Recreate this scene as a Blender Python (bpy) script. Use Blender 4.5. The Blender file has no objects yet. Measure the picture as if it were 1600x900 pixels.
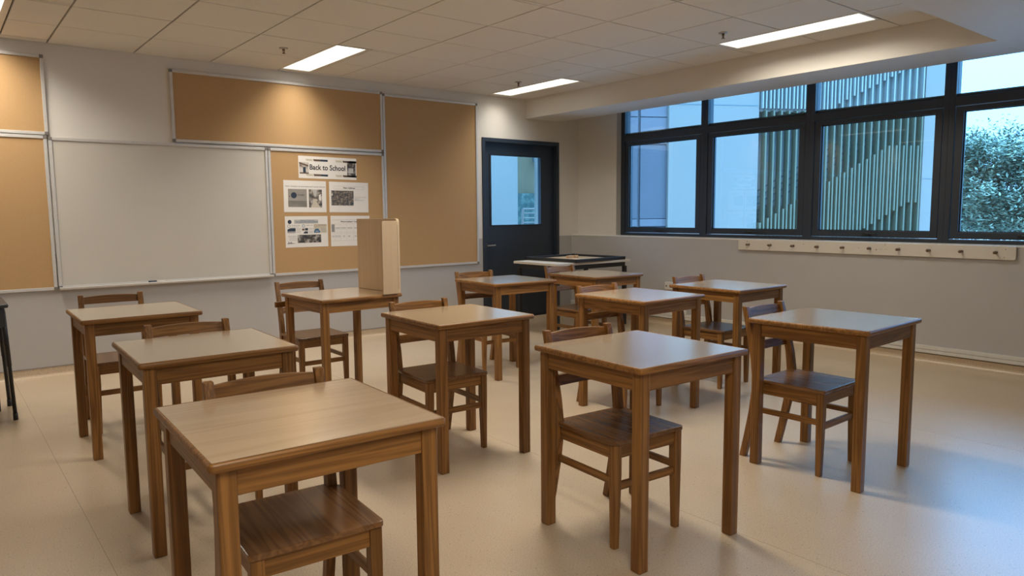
import bpy, bmesh, math, random
from mathutils import Vector, Matrix
random.seed(7)
SC = bpy.context.scene
COL = SC.collection
PI = math.pi

# ------------------------------------------------------------------ camera
cd = bpy.data.cameras.new('camera')
cam = bpy.data.objects.new('camera', cd)
COL.objects.link(cam)
cd.sensor_fit = 'HORIZONTAL'
cd.sensor_width = 36.0
cd.lens = 36.0 * 1129.56 / 1600.0
cd.clip_start = 0.02
cd.clip_end = 500
Rr = (0.7789484853716878, -0.6270305042372315, -0.008485510777593148)
Ru = (0.07153198470371089, 0.07540331258382046, 0.994584091776927)
Rf = (0.6229947289516192, 0.775336757291559, -0.10358803256703265)
cam.matrix_world = Matrix(((Rr[0], Ru[0], -Rf[0], 0.0), (Rr[1], Ru[1], -Rf[1], 0.0),
                           (Rr[2], Ru[2], -Rf[2], 1.2853), (0, 0, 0, 1)))
SC.camera = cam

# ------------------------------------------------------------------ sky, sun, exposure
SKY_ZENITH = 12.0
W = bpy.data.worlds.new('overcast_sky')
SC.world = W
W.use_nodes = True
# overcast sky after the CIE standard: (1 + 4 exp(-0.7 / sin h)) / 2.99 of the zenith
_nt = W.node_tree
_bg = _nt.nodes['Background']
_bg.inputs[0].default_value = (0.235, 0.51, 0.93, 1)
_tc = _nt.nodes.new('ShaderNodeTexCoord')
_sx = _nt.nodes.new('ShaderNodeSeparateXYZ')
_nt.links.new(_tc.outputs['Generated'], _sx.inputs[0])
def _math(op, a, b):
    n = _nt.nodes.new('ShaderNodeMath')
    n.operation = op
    for k, v in ((0, a), (1, b)):
        if isinstance(v, float):
            n.inputs[k].default_value = v
        else:
            _nt.links.new(v, n.inputs[k])
    return n.outputs[0]
_h = _math('MAXIMUM', _sx.outputs['Z'], 0.02)
_e = _math('POWER', math.e, _math('DIVIDE', -0.7, _h))
_l = _math('ADD', _math('MULTIPLY', _e, 4 * SKY_ZENITH / 2.99), SKY_ZENITH / 2.99)
_nt.links.new(_l, _bg.inputs[1])
sd = bpy.data.lights.new('sun', 'SUN')
sd.energy = 0.6
sd.color = (0.50, 0.84, 1.0)
sd.angle = math.radians(20)
sun = bpy.data.objects.new('sun', sd)
COL.objects.link(sun)
sun.rotation_euler = Vector((0.50, 0.62, -0.62)).to_track_quat('-Z', 'Y').to_euler()
SC.view_settings.view_transform = 'Standard'
SC.view_settings.look = 'None'
SC.view_settings.gamma = 1.0
SC.view_settings.exposure = 0.42
SC.view_settings.use_curve_mapping = False
LED_COLOR = (1.0, 0.925, 0.80)
LED_WATTS = 25.0
LED_SPREAD = 160
SC.cycles.max_bounces = 10
SC.cycles.diffuse_bounces = 6
SC.cycles.glossy_bounces = 5
SC.cycles.transparent_max_bounces = 24
SC.cycles.use_denoising = True
SC.cycles.caustics_reflective = False
SC.cycles.caustics_refractive = False
SC.cycles.sample_clamp_indirect = 6.0

# ------------------------------------------------------------------ materials
def new_mat(name):
    m = bpy.data.materials.new(name)
    m.use_nodes = True
    nt = m.node_tree
    return m, nt, nt.nodes['Principled BSDF']

def N(nt, kind, **kw):
    n = nt.nodes.new(kind)
    for k, v in kw.items():
        setattr(n, k, v)
    return n

def plain(name, col, rough=0.5, metal=0.0, noise=0.06, scale=30.0, bump=0.0, bscale=200.0, spec=0.5):
    m, nt, b = new_mat(name)
    b.inputs['Roughness'].default_value = rough
    b.inputs['Metallic'].default_value = metal
    b.inputs['Specular IOR Level'].default_value = spec
    tc = N(nt, 'ShaderNodeTexCoord')
    nz = N(nt, 'ShaderNodeTexNoise')
    nz.inputs['Scale'].default_value = scale
    nz.inputs['Detail'].default_value = 4
    nt.links.new(tc.outputs['Object'], nz.inputs['Vector'])
    rp = N(nt, 'ShaderNodeValToRGB')
    rp.color_ramp.elements[0].position = 0.25
    rp.color_ramp.elements[1].position = 0.75
    rp.color_ramp.elements[0].color = tuple(c * (1 - noise) for c in col) + (1,)
    rp.color_ramp.elements[1].color = tuple(min(1, c * (1 + noise)) for c in col) + (1,)
    nt.links.new(nz.outputs['Fac'], rp.inputs['Fac'])
    nt.links.new(rp.outputs['Color'], b.inputs['Base Color'])
    if bump:
        n2 = N(nt, 'ShaderNodeTexNoise')
        n2.inputs['Scale'].default_value = bscale
        n2.inputs['Detail'].default_value = 3
        nt.links.new(tc.outputs['Object'], n2.inputs['Vector'])
        bp = N(nt, 'ShaderNodeBump')
        bp.inputs['Strength'].default_value = bump
        bp.inputs['Distance'].default_value = 0.002
        nt.links.new(n2.outputs['Fac'], bp.inputs['Height'])
        nt.links.new(bp.outputs['Normal'], b.inputs['Normal'])
    return m

def wood(name, axis, dark, light, rough=0.36, coarse=14.0, stretch=0.055, fine=0.35, knots=True, coat=0.0):
    m, nt, b = new_mat(name)
    tc = N(nt, 'ShaderNodeTexCoord')
    oi = N(nt, 'ShaderNodeObjectInfo')
    off = N(nt, 'ShaderNodeVectorMath', operation='MULTIPLY')
    off.inputs[1].default_value = (17.0, 23.0, 31.0)
    nt.links.new(oi.outputs['Random'], off.inputs[0])
    add = N(nt, 'ShaderNodeVectorMath', operation='ADD')
    nt.links.new(tc.outputs['Object'], add.inputs[0])
    nt.links.new(off.outputs[0], add.inputs[1])
    mp = N(nt, 'ShaderNodeMapping')
    s = [1.0, 1.0, 1.0]
    s['xyz'.index(axis)] = stretch
    mp.inputs['Scale'].default_value = s
    nt.links.new(add.outputs[0], mp.inputs['Vector'])
    n1 = N(nt, 'ShaderNodeTexNoise')
    n1.inputs['Scale'].default_value = coarse
    n1.inputs['Detail'].default_value = 3
    n1.inputs['Distortion'].default_value = 0.6
    nt.links.new(mp.outputs[0], n1.inputs['Vector'])
    # growth rings: a sine of the noise gives the cathedral figure of pine
    mul = N(nt, 'ShaderNodeMath', operation='MULTIPLY')
    mul.inputs[1].default_value = 42.0
    nt.links.new(n1.outputs['Fac'], mul.inputs[0])
    sn = N(nt, 'ShaderNodeMath', operation='SINE')
    nt.links.new(mul.outputs[0], sn.inputs[0])
    n2 = N(nt, 'ShaderNodeTexNoise')
    n2.inputs['Scale'].default_value = coarse * 14
    n2.inputs['Detail'].default_value = 2
    nt.links.new(mp.outputs[0], n2.inputs['Vector'])
    a1 = N(nt, 'ShaderNodeMath', operation='MULTIPLY_ADD')
    a1.inputs[1].default_value = 0.20
    a1.inputs[2].default_value = 0.36
    nt.links.new(sn.outputs[0], a1.inputs[0])
    a2 = N(nt, 'ShaderNodeMath', operation='MULTIPLY_ADD')
    a2.inputs[1].default_value = fine
    nt.links.new(n2.outputs['Fac'], a2.inputs[0])
    nt.links.new(a1.outputs[0], a2.inputs[2])
    rp = N(nt, 'ShaderNodeValToRGB')
    rp.color_ramp.elements[0].position = 0.15
    rp.color_ramp.elements[1].position = 0.85
    rp.color_ramp.elements[0].color = dark + (1,)
    rp.color_ramp.elements[1].color = light + (1,)
    nt.links.new(a2.outputs[0], rp.inputs['Fac'])
    # every piece a little lighter or darker
    hv = N(nt, 'ShaderNodeHueSaturation')
    mr = N(nt, 'ShaderNodeMapRange')
    mr.inputs['To Min'].default_value = 0.86
    mr.inputs['To Max'].default_value = 1.14
    nt.links.new(oi.outputs['Random'], mr.inputs['Value'])
    nt.links.new(mr.outputs[0], hv.inputs['Value'])
    nt.links.new(rp.outputs['Color'], hv.inputs['Color'])
    nt.links.new(hv.outputs['Color'], b.inputs['Base Color'])
    b.inputs['Roughness'].default_value = rough
    b.inputs['Coat Weight'].default_value = coat
    b.inputs['Coat Roughness'].default_value = 0.16
    bp = N(nt, 'ShaderNodeBump')
    bp.inputs['Strength'].default_value = 0.12
    bp.inputs['Distance'].default_value = 0.001
    nt.links.new(n2.outputs['Fac'], bp.inputs['Height'])
    nt.links.new(bp.outputs['Normal'], b.inputs['Normal'])
    return m

PD, PL = (0.105, 0.044, 0.010), (0.295, 0.135, 0.036)
WOOD = {a: wood('stained_pine_' + a, a, PD, PL, rough=0.40, coarse=20.0, stretch=0.035) for a in 'xyz'}
for _m in WOOD.values():
    _m.node_tree.nodes['Principled BSDF'].inputs['Specular IOR Level'].default_value = 0.35
SEATD, SEATL = (0.10, 0.043, 0.014), (0.23, 0.108, 0.037)
SEATWOOD = wood('stained_pine_seat', 'y', SEATD, SEATL, rough=0.27, coarse=15.0, stretch=0.04)
LAMINATE = wood('maple_laminate', 'x', (0.52, 0.38, 0.235), (0.62, 0.465, 0.30), rough=0.2, coarse=6.0, stretch=0.05, fine=0.5, coat=1.0)
LAMINATE.node_tree.nodes['Principled BSDF'].inputs['Coat IOR'].default_value = 2.4
LAMINATE.node_tree.nodes['Principled BSDF'].inputs['Specular IOR Level'].default_value = 1.0
LAMINATE.node_tree.nodes['Principled BSDF'].inputs['Coat Roughness'].default_value = 0.19
PALEWOOD = wood('pale_ply', 'z', (0.50, 0.36, 0.22), (0.56, 0.415, 0.26), rough=0.42, coarse=8.0, stretch=0.04, fine=0.5)
BLOCKWOOD = wood('raw_beech', 'x', (0.50, 0.30, 0.15), (0.66, 0.44, 0.24), rough=0.5, coarse=20)

def paint_two_tone():
    m, nt, b = new_mat('two_tone_wall_paint')
    g = N(nt, 'ShaderNodeNewGeometry')
    sx = N(nt, 'ShaderNodeSeparateXYZ')
    nt.links.new(g.outputs['Position'], sx.inputs[0])
    gt = N(nt, 'ShaderNodeMath', operation='GREATER_THAN')
    gt.inputs[1].default_value = 0.987
    nt.links.new(sx.outputs['Z'], gt.inputs[0])
    mx = N(nt, 'ShaderNodeMix', data_type='RGBA')
    mx.inputs[6].default_value = (0.43, 0.415, 0.40, 1)
    mx.inputs[7].default_value = (0.68, 0.65, 0.60, 1)
    nt.links.new(gt.outputs[0], mx.inputs[0])
    nz = N(nt, 'ShaderNodeTexNoise')
    nz.inputs['Scale'].default_value = 90
    nt.links.new(g.outputs['Position'], nz.inputs['Vector'])
    bp = N(nt, 'ShaderNodeBump')
    bp.inputs['Strength'].default_value = 0.08
    bp.inputs['Distance'].default_value = 0.002
    nt.links.new(nz.outputs['Fac'], bp.inputs['Height'])
    nt.links.new(bp.outputs['Normal'], b.inputs['Normal'])
    nt.links.new(mx.outputs[2], b.inputs['Base Color'])
    b.inputs['Roughness'].default_value = 0.55
    return m

def vinyl():
    m, nt, b = new_mat('speckled_vinyl')
    g = N(nt, 'ShaderNodeNewGeometry')
    n1 = N(nt, 'ShaderNodeTexNoise')
    n1.inputs['Scale'].default_value = 3.0
    n1.inputs['Detail'].default_value = 5
    nt.links.new(g.outputs['Position'], n1.inputs['Vector'])
    r1 = N(nt, 'ShaderNodeValToRGB')
    r1.color_ramp.elements[0].position = 0.3
    r1.color_ramp.elements[1].position = 0.7
    r1.color_ramp.elements[0].color = (0.520, 0.405, 0.275, 1)
    r1.color_ramp.elements[1].color = (0.555, 0.438, 0.302, 1)
    nt.links.new(n1.outputs['Fac'], r1.inputs['Fac'])
    n2 = N(nt, 'ShaderNodeTexNoise')
    n2.inputs['Scale'].default_value = 170
    n2.inputs['Detail'].default_value = 1
    nt.links.new(g.outputs['Position'], n2.inputs['Vector'])
    r2 = N(nt, 'ShaderNodeValToRGB')
    r2.color_ramp.elements[0].position = 0.40
    r2.color_ramp.elements[1].position = 0.60
    r2.color_ramp.elements[0].color = (0.88, 0.87, 0.86, 1)
    r2.color_ramp.elements[1].color = (1.08, 1.08, 1.08, 1)
    nt.links.new(n2.outputs['Fac'], r2.inputs['Fac'])
    vo = N(nt, 'ShaderNodeTexVoronoi')
    vo.inputs['Scale'].default_value = 36
    nt.links.new(g.outputs['Position'], vo.inputs['Vector'])
    r3 = N(nt, 'ShaderNodeValToRGB')
    r3.color_ramp.elements[0].position = 0.10
    r3.color_ramp.elements[1].position = 0.125
    r3.color_ramp.elements[0].color = (0.52, 0.46, 0.42, 1)
    r3.color_ramp.elements[1].color = (1, 1, 1, 1)
    nt.links.new(vo.outputs['Distance'], r3.inputs['Fac'])
    m1 = N(nt, 'ShaderNodeMix', data_type='RGBA', blend_type='MULTIPLY')
    m1.inputs[0].default_value = 1
    nt.links.new(r1.outputs[0], m1.inputs[6])
    nt.links.new(r2.outputs[0], m1.inputs[7])
    m2 = N(nt, 'ShaderNodeMix', data_type='RGBA', blend_type='MULTIPLY')
    m2.inputs[0].default_value = 0.8
    nt.links.new(m1.outputs[2], m2.inputs[6])
    nt.links.new(r3.outputs[0], m2.inputs[7])
    nt.links.new(m2.outputs[2], b.inputs['Base Color'])
    b.inputs['Roughness'].default_value = 0.38
    b.inputs['Roughness'].default_value = 0.34
    b.inputs['Coat Weight'].default_value = 0.6
    b.inputs['Coat Roughness'].default_value = 0.30
    return m

def glass_mat(name, tint=(0.80, 0.93, 0.97)):
    m = bpy.data.materials.new(name)
    m.use_nodes = True
    nt = m.node_tree
    nt.nodes.clear()
    out = N(nt, 'ShaderNodeOutputMaterial')
    tr = N(nt, 'ShaderNodeBsdfTransparent')
    tr.inputs[0].default_value = tint + (1,)
    gl = N(nt, 'ShaderNodeBsdfGlossy')
    gl.inputs['Roughness'].default_value = 0.0
    fr = N(nt, 'ShaderNodeFresnel')
    fr.inputs['IOR'].default_value = 1.45
    mx = N(nt, 'ShaderNodeMixShader')
    nt.links.new(fr.outputs[0], mx.inputs[0])
    nt.links.new(tr.outputs[0], mx.inputs[1])
    nt.links.new(gl.outputs[0], mx.inputs[2])
    nt.links.new(mx.outputs[0], out.inputs[0])
    return m

def emit_mat(name, col, power):
    m = bpy.data.materials.new(name)
    m.use_nodes = True
    nt = m.node_tree
    nt.nodes.clear()
    out = N(nt, 'ShaderNodeOutputMaterial')
    em = N(nt, 'ShaderNodeEmission')
    em.inputs[0].default_value = col + (1,)
    em.inputs[1].default_value = power
    nt.links.new(em.outputs[0], out.inputs[0])
    return m

def print_mat(name, cols, scale, detail=3.0, axis_scale=(1, 1, 1)):
    """A flat colour print: noise mapped to a few ink colours."""
    m, nt, b = new_mat(name)
    tc = N(nt, 'ShaderNodeTexCoord')
    mp = N(nt, 'ShaderNodeMapping')
    mp.inputs['Scale'].default_value = axis_scale
    nt.links.new(tc.outputs['Object'], mp.inputs['Vector'])
    nz = N(nt, 'ShaderNodeTexNoise')
    nz.inputs['Scale'].default_value = scale
    nz.inputs['Detail'].default_value = detail
    nt.links.new(mp.outputs[0], nz.inputs['Vector'])
    rp = N(nt, 'ShaderNodeValToRGB')
    rp.color_ramp.interpolation = 'LINEAR'
    els = rp.color_ramp.elements
    k = len(cols)
    els[0].position = 0.34
    els[0].color = cols[0] + (1,)
    els[1].position = 0.66
    els[1].color = cols[-1] + (1,)
    for i in range(1, k - 1):
        e = els.new(0.34 + 0.32 * i / (k - 1))
        e.color = cols[i] + (1,)
    nt.links.new(nz.outputs['Fac'], rp.inputs['Fac'])
    nt.links.new(rp.outputs[0], b.inputs['Base Color'])
    b.inputs['Roughness'].default_value = 0.6
    return m

WALLPAINT = paint_two_tone()
WHITEPAINT = plain('white_plaster', (0.66, 0.625, 0.57), 0.6, noise=0.02, scale=4, bump=0.05, bscale=90)
DADOPAINT = plain('dado_paint', (0.43, 0.415, 0.40), 0.5, noise=0.02, scale=4, bump=0.05, bscale=90)
SILLPAINT = plain('sill_white', (0.70, 0.68, 0.64), 0.35, noise=0.02)
TILE = plain('mineral_tile', (0.69, 0.66, 0.61), 0.9, noise=0.05, scale=120, bump=0.15, bscale=260)
GRIDDARK = plain('ceiling_void', (0.03, 0.025, 0.02), 0.9)
TRIMMETAL = plain('white_angle', (0.60, 0.57, 0.52), 0.5)
VINYL = vinyl()
SEAM = plain('vinyl_weld', (0.33, 0.25, 0.17), 0.5)
CAPTRIM = plain('cove_cap', (0.20, 0.175, 0.155), 0.45)
ALU = plain('brushed_aluminium', (0.60, 0.585, 0.565), 0.38, metal=0.25, noise=0.05, scale=60)
CAPGREY = plain('grey_corner_cap', (0.17, 0.155, 0.145), 0.5)
CORK = plain('cork_fabric', (0.46, 0.29, 0.14), 0.85, noise=0.10, scale=260, bump=0.35, bscale=500, spec=0.2)
BOARDWHITE = plain('whiteboard_enamel', (0.56, 0.53, 0.47), 0.30, noise=0.02, scale=3)
PAPER = plain('paper', (0.76, 0.73, 0.69), 0.7, noise=0.015, scale=12)
INK = plain('black_ink', (0.02, 0.02, 0.024), 0.6)
GREYINK = plain('grey_ink', (0.26, 0.255, 0.25), 0.6)
PALEINK = plain('pale_grey_ink', (0.47, 0.46, 0.44), 0.6)
BLUEINK = plain('blue_ink', (0.03, 0.12, 0.24), 0.6)
NAVYINK = plain('navy_ink', (0.02, 0.035, 0.06), 0.6)
BROWNINK = plain('brown_ink', (0.12, 0.075, 0.05), 0.6)
ORANGEINK = plain('orange_ink', (0.45, 0.24, 0.11), 0.6)
BEIGEINK = plain('beige_ink', (0.55, 0.50, 0.40), 0.6)
FRAMEDARK = plain('dark_slate_frame', (0.023, 0.031, 0.044), 0.42, noise=0.05, scale=20)
SKYLITSILL = plain('skylit_sill_frame', (0.16, 0.17, 0.17), 0.5)  # frame colour lightened to stand in for sky light on the sill
GASKET = plain('black_gasket', (0.012, 0.013, 0.014), 0.6)
BLACKPL = plain('black_plastic', (0.014, 0.015, 0.017), 0.42)
BLACKMETAL = plain('black_metal', (0.012, 0.012, 0.013), 0.45)
CHROME = plain('satin_steel', (0.62, 0.61, 0.60), 0.25, metal=1.0)
BRASSY = plain('sprinkler_chrome', (0.42, 0.40, 0.38), 0.3, metal=0.9)
WHITETOP = plain('white_laminate', (0.66, 0.63, 0.58), 0.35, noise=0.03, scale=15)
WHITEPL = plain('white_plastic', (0.62, 0.60, 0.55), 0.45)
TRAYBED = plain('game_board_bed', (0.60, 0.46, 0.30), 0.30, noise=0.06, scale=20)
PEGBOARD = plain('cream_rail_paint', (0.62, 0.575, 0.50), 0.42, noise=0.03, scale=6)
PEGWOOD = plain('peg_brown', (0.16, 0.095, 0.055), 0.45)
SCREW = plain('screw_dark', (0.05, 0.04, 0.035), 0.5)
SCUFF = plain('rail_scuff', (0.40, 0.33, 0.25), 0.7, noise=0.3, scale=120)
NAVYTOP = plain('navy_plastic', (0.030, 0.040, 0.052), 0.35, bump=0.3, bscale=300)
PANE = glass_mat('window_glass')
DOORPANE = glass_mat('door_glass')
LED = emit_mat('led_diffuser', (1.0, 0.95, 0.84), 1.3)
LEDTRIM = plain('luminaire_trim', (0.66, 0.63, 0.57), 0.4)
FACADE = plain('facade_render', (0.246, 0.2, 0.165), 0.8, noise=0.02, scale=0.6)
FACADEJOINT = plain('facade_joint', (0.15, 0.173, 0.178), 0.8)
SHADEPANEL = plain('shaded_wall_panel', (0.111, 0.09, 0.096), 0.6, noise=0.05, scale=0.8)  # shade on this side wall is put into a darker panel colour
SHADEPANEL2 = plain('shaded_wall_pale_panel', (0.165, 0.132, 0.135), 0.6, noise=0.05, scale=0.8)  # paler panels of the same wall, its shade also in the colour
FINGREEN = plain('green_fin', (0.128, 0.118, 0.07), 0.55, noise=0.05, scale=2)
FINPALE = plain('pale_blue_fin', (0.299, 0.274, 0.244), 0.55, noise=0.04, scale=2)
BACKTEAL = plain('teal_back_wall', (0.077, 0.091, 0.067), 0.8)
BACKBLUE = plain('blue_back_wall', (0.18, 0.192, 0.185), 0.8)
BACKPALE = plain('pale_back_screen', (0.27, 0.27, 0.24), 0.8)
RAILDARK = plain('stair_rail_dark', (0.04, 0.06, 0.06), 0.5)
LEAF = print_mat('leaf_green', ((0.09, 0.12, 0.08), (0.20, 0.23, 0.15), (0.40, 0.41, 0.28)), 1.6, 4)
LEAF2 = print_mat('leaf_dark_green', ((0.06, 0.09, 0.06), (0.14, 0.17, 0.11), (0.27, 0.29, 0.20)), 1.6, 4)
BARK = plain('bark', (0.055, 0.05, 0.045), 0.9, noise=0.3, scale=8)
BOUNCEGROUND = plain('pale_bounce_ground', (0.405, 0.342, 0.311), 0.95, noise=0.3, scale=0.8)  # unseen ground made pale to bounce daylight up to the soffit
DECKGREY = plain('terrace_concrete', (0.40, 0.40, 0.39), 0.8)

# ------------------------------------------------------------------ mesh helpers
def box(bm, x0, x1, y0, y1, z0, z1):
    v = [bm.verts.new(c) for c in ((x0, y0, z0), (x1, y0, z0), (x1, y1, z0), (x0, y1, z0),
                                   (x0, y0, z1), (x1, y0, z1), (x1, y1, z1), (x0, y1, z1))]
    for f in ((3, 2, 1, 0), (4, 5, 6, 7), (0, 1, 5, 4), (1, 2, 6, 5), (2, 3, 7, 6), (3, 0, 4, 7)):
        bm.faces.new([v[i] for i in f])
    return bm

def loft(bm, rings, caps=True):
    """Join equal-length rings of points into one skin."""
    R = [[bm.verts.new(p) for p in r] for r in rings]
    n = len(R[0])
    for a, b in zip(R[:-1], R[1:]):
        for i in range(n):
            bm.faces.new((a[i], a[(i + 1) % n], b[(i + 1) % n], b[i]))
    if caps:
        bm.faces.new(list(reversed(R[0])))
        bm.faces.new(R[-1])
    return bm

def lathe(bm, prof, origin=(0, 0, 0), axis=(0, 0, 1), seg=16):
    q = Vector((0, 0, 1)).rotation_difference(Vector(axis))
    rings = []
    for r, h in prof:
        rings.append([Vector(origin) + q @ Vector((r * math.cos(2 * PI * i / seg), r * math.sin(2 * PI * i / seg), h))
                      for i in range(seg)])
    return loft(bm, rings)

def tube(bm, a, b, r0, r1=None, seg=10):
    a, b = Vector(a), Vector(b)
    r1 = r0 if r1 is None else r1
    L = (b - a).length
    return lathe(bm, [(r0, 0), (r1, L)], a, b - a, seg)

def poly_prism(bm, pts, axis, a0, a1):
    """Extrude a polygon given in the two other axes along axis."""
    def P(u, v, w):
        return {'x': (w, u, v), 'y': (u, w, v), 'z': (u, v, w)}[axis]
    return loft(bm, [[P(u, v, a0) for u, v in pts], [P(u, v, a1) for u, v in pts]])

def NB():
    return bmesh.new()

def obj(name, bm, mat, parent=None, bevel=0.0, seg=2, smooth=False, recentre=True, kind=None, label=None):
    bmesh.ops.recalc_face_normals(bm, faces=bm.faces)
    if bevel:
        bmesh.ops.bevel(bm, geom=[e for e in bm.edges if len(e.link_faces) == 2 and e.calc_face_angle(0) > 0.5],
                        offset=bevel, segments=seg, profile=0.5, affect='EDGES', clamp_overlap=True)
    me = bpy.data.meshes.new(name)
    loc = Vector((0, 0, 0))
    if recentre and len(bm.verts):
        lo = Vector([min(v.co[i] for v in bm.verts) for i in range(3)])
        hi = Vector([max(v.co[i] for v in bm.verts) for i in range(3)])
        loc = (lo + hi) / 2
        for v in bm.verts:
            v.co -= loc
    bm.to_mesh(me)
    bm.free()
    if smooth:
        for p in me.polygons:
            p.use_smooth = True
    mats = mat if isinstance(mat, (list, tuple)) else [mat]
    for m in mats:
        me.materials.append(m)
    o = bpy.data.objects.new(name, me)
    COL.objects.link(o)
    if parent is not None:
        o.parent = parent
        base = Vector((0, 0, 0))
        p = parent
        while p is not None and p.type == 'MESH':
            base += p.location
            p = p.parent
        loc = loc - base
    o.location = loc
    if kind:
        o['kind'] = kind
    if label:
        o['label'] = label
    return o

def bobj(name, b, mat, parent=None, **kw):
    return obj(name, box(NB(), *b), mat, parent, **kw)

def wbox(name, b, parent=None, bevel=0.003, **kw):
    """A bar of stained pine, grain along its longest side."""
    d = [b[1] - b[0], b[3] - b[2], b[5] - b[4]]
    return bobj(name, b, WOOD['xyz'[d.index(max(d))]], parent, bevel=bevel, **kw)

def thing(name, label, cat, loc=(0, 0, 0), rz=0.0, group=None, kind=None):
    o = bpy.data.objects.new(name, None)
    COL.objects.link(o)
    o.empty_display_size = 0.1
    o.location = loc
    o.rotation_euler = (0, 0, rz)
    if label:
        o['label'] = label
    if cat:
        o['category'] = cat
    if group:
        o['group'] = group
    if kind:
        o['kind'] = kind
    return o

def struct(name):
    return thing(name, None, None, kind='structure')

def tag(o, label, cat, group=None):
    o['label'] = label
    o['category'] = cat
    if group:
        o['group'] = group
    return o

def dup(root, loc, rz, label):
    r = root.copy()
    COL.objects.link(r)
    r.location = loc
    r.rotation_euler = (0, 0, rz)
    r['label'] = label
    for ch in list(root.children):
        c = ch.copy()
        COL.objects.link(c)
        c.parent = r
        for g in list(ch.children):
            d = g.copy()
            COL.objects.link(d)
            d.parent = c
    return r

def text_mesh(txt, width, height, bold=0.0):
    """Lettering as a flat mesh, fitted into width x height, centred."""
    cu = bpy.data.curves.new('text', 'FONT')
    cu.body = txt
    cu.align_x = 'CENTER'
    cu.align_y = 'CENTER'
    cu.offset = bold
    cu.resolution_u = 3
    o = bpy.data.objects.new('text_tmp', cu)
    COL.objects.link(o)
    dg = bpy.context.evaluated_depsgraph_get()
    dg.update()
    me = bpy.data.meshes.new_from_object(o.evaluated_get(dg))
    bpy.data.objects.remove(o)
    bpy.data.curves.remove(cu)
    xs = [v.co.x for v in me.vertices]
    ys = [v.co.y for v in me.vertices]
    sx = width / (max(xs) - min(xs))
    sy = height / (max(ys) - min(ys))
    cx, cy = (max(xs) + min(xs)) / 2, (max(ys) + min(ys)) / 2
    for v in me.vertices:
        x, y = (v.co.x - cx) * sx, (v.co.y - cy) * sy
        v.co = (x, 0, y)
    return me

# ------------------------------------------------------------------ the room
YA = 6.83           # face of the wall with the boards
XB = 6.485          # face of the low wall under the windows
XU = 6.60           # face of the wall above the sill
XW = 6.68           # inner face of the window frames
ZC = 2.64           # tiled ceiling
ZL = 2.415          # plaster bulkhead and soffit
X0, Y0 = -3.0, -3.2

fl = struct('floor')
for i, (a, b) in enumerate(((X0, -1.56), (-1.56, 0.44), (0.44, 2.445), (2.445, 4.445), (4.445, XB))):
    bobj('vinyl_sheet', (a + 0.0012, b - 0.0012, Y0, YA, -0.02, 0), VINYL, fl)
    if i:
        bobj('weld_seam', (a - 0.0018, a + 0.0018, Y0, YA, -0.02, -0.0004), SEAM, fl)
bobj('floor_slab', (X0 - 0.2, XB + 0.6, Y0 - 0.2, YA + 0.25, -0.2, -0.021), DECKGREY, fl)

DX0, DX1, DZ = 5.055, 6.26, 2.157
wa = struct('wall_back')
bobj('wall_panel', (X0 - 0.2, DX0, YA, YA + 0.2, 0, 2.9), WALLPAINT, wa)
bobj('wall_panel', (DX1, 7.0, YA, YA + 0.2, 0, 2.9), WALLPAINT, wa)
bobj('wall_panel', (DX0, DX1, YA, YA + 0.2, DZ, 2.9), WALLPAINT, wa)

WY0, WY1 = -2.38, 6.157     # window opening along the right wall
wb = struct('wall_right')
bobj('low_wall', (XB, 6.80, Y0, YA, 0, 0.985), DADOPAINT, wb)
bobj('pier', (XU, 6.80, WY1, YA, 0.985, 2.9), WHITEPAINT, wb)
bobj('pier', (XU, 6.80, Y0, WY0, 0.985, 2.9), WHITEPAINT, wb)
bobj('lintel', (XU, 6.80, WY0, WY1, 2.62, 2.9), WHITEPAINT, wb)
bobj('window_sill', (XB - 0.004, 6.79, WY0 - 0.0, YA, 0.985, 0.999), SILLPAINT, wb, bevel=0.002)

wl = struct('wall_left')
bobj('wall_panel', (X0 - 0.2, X0, Y0 - 0.2, YA, 0, 2.9), WALLPAINT, wl)
wf = struct('wall_front')
bobj('wall_panel', (X0, 6.8, Y0 - 0.2, Y0, 0, 2.9), WALLPAINT, wf)

# coved vinyl upstand with its cap strip
def cove(name, p0, p1, nrm):
    """Upstand along the wall foot from p0 to p1; nrm points into the room."""
    root = struct(name)
    prof = [(0.0005, 0.0), (0.034, 0.0005), (0.022, 0.004), (0.012, 0.010), (0.006, 0.019), (0.004, 0.030), (0.003, 0.074), (0.0005, 0.074)]
    bm = NB()
    loft(bm, [[(p[0] + nrm[0] * u, p[1] + nrm[1] * u, z) for u, z in prof] for p in (p0, p1)])
    obj('vinyl_upstand', bm, VINYL, root)
    bm = NB()
    pr2 = [(0.0005, 0.074), (0.0065, 0.074), (0.0055, 0.0795), (0.0005, 0.081)]
    loft(bm, [[(p[0] + nrm[0] * u, p[1] + nrm[1] * u, z) for u, z in pr2] for p in (p0, p1)])
    obj('cap_strip', bm, CAPTRIM, root)
    return root
cove('baseboard_back', (X0, YA), (DX0 - 0.03, YA), (0, -1))
cove('baseboard_corner', (DX1 + 0.03, YA), (XB - 0.001, YA), (0, -1))
cove('baseboard_right', (XB, Y0), (XB, YA - 0.035), (-1, 0))
cove('baseboard_left', (X0, Y0), (X0, YA - 0.035), (1, 0))

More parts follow.
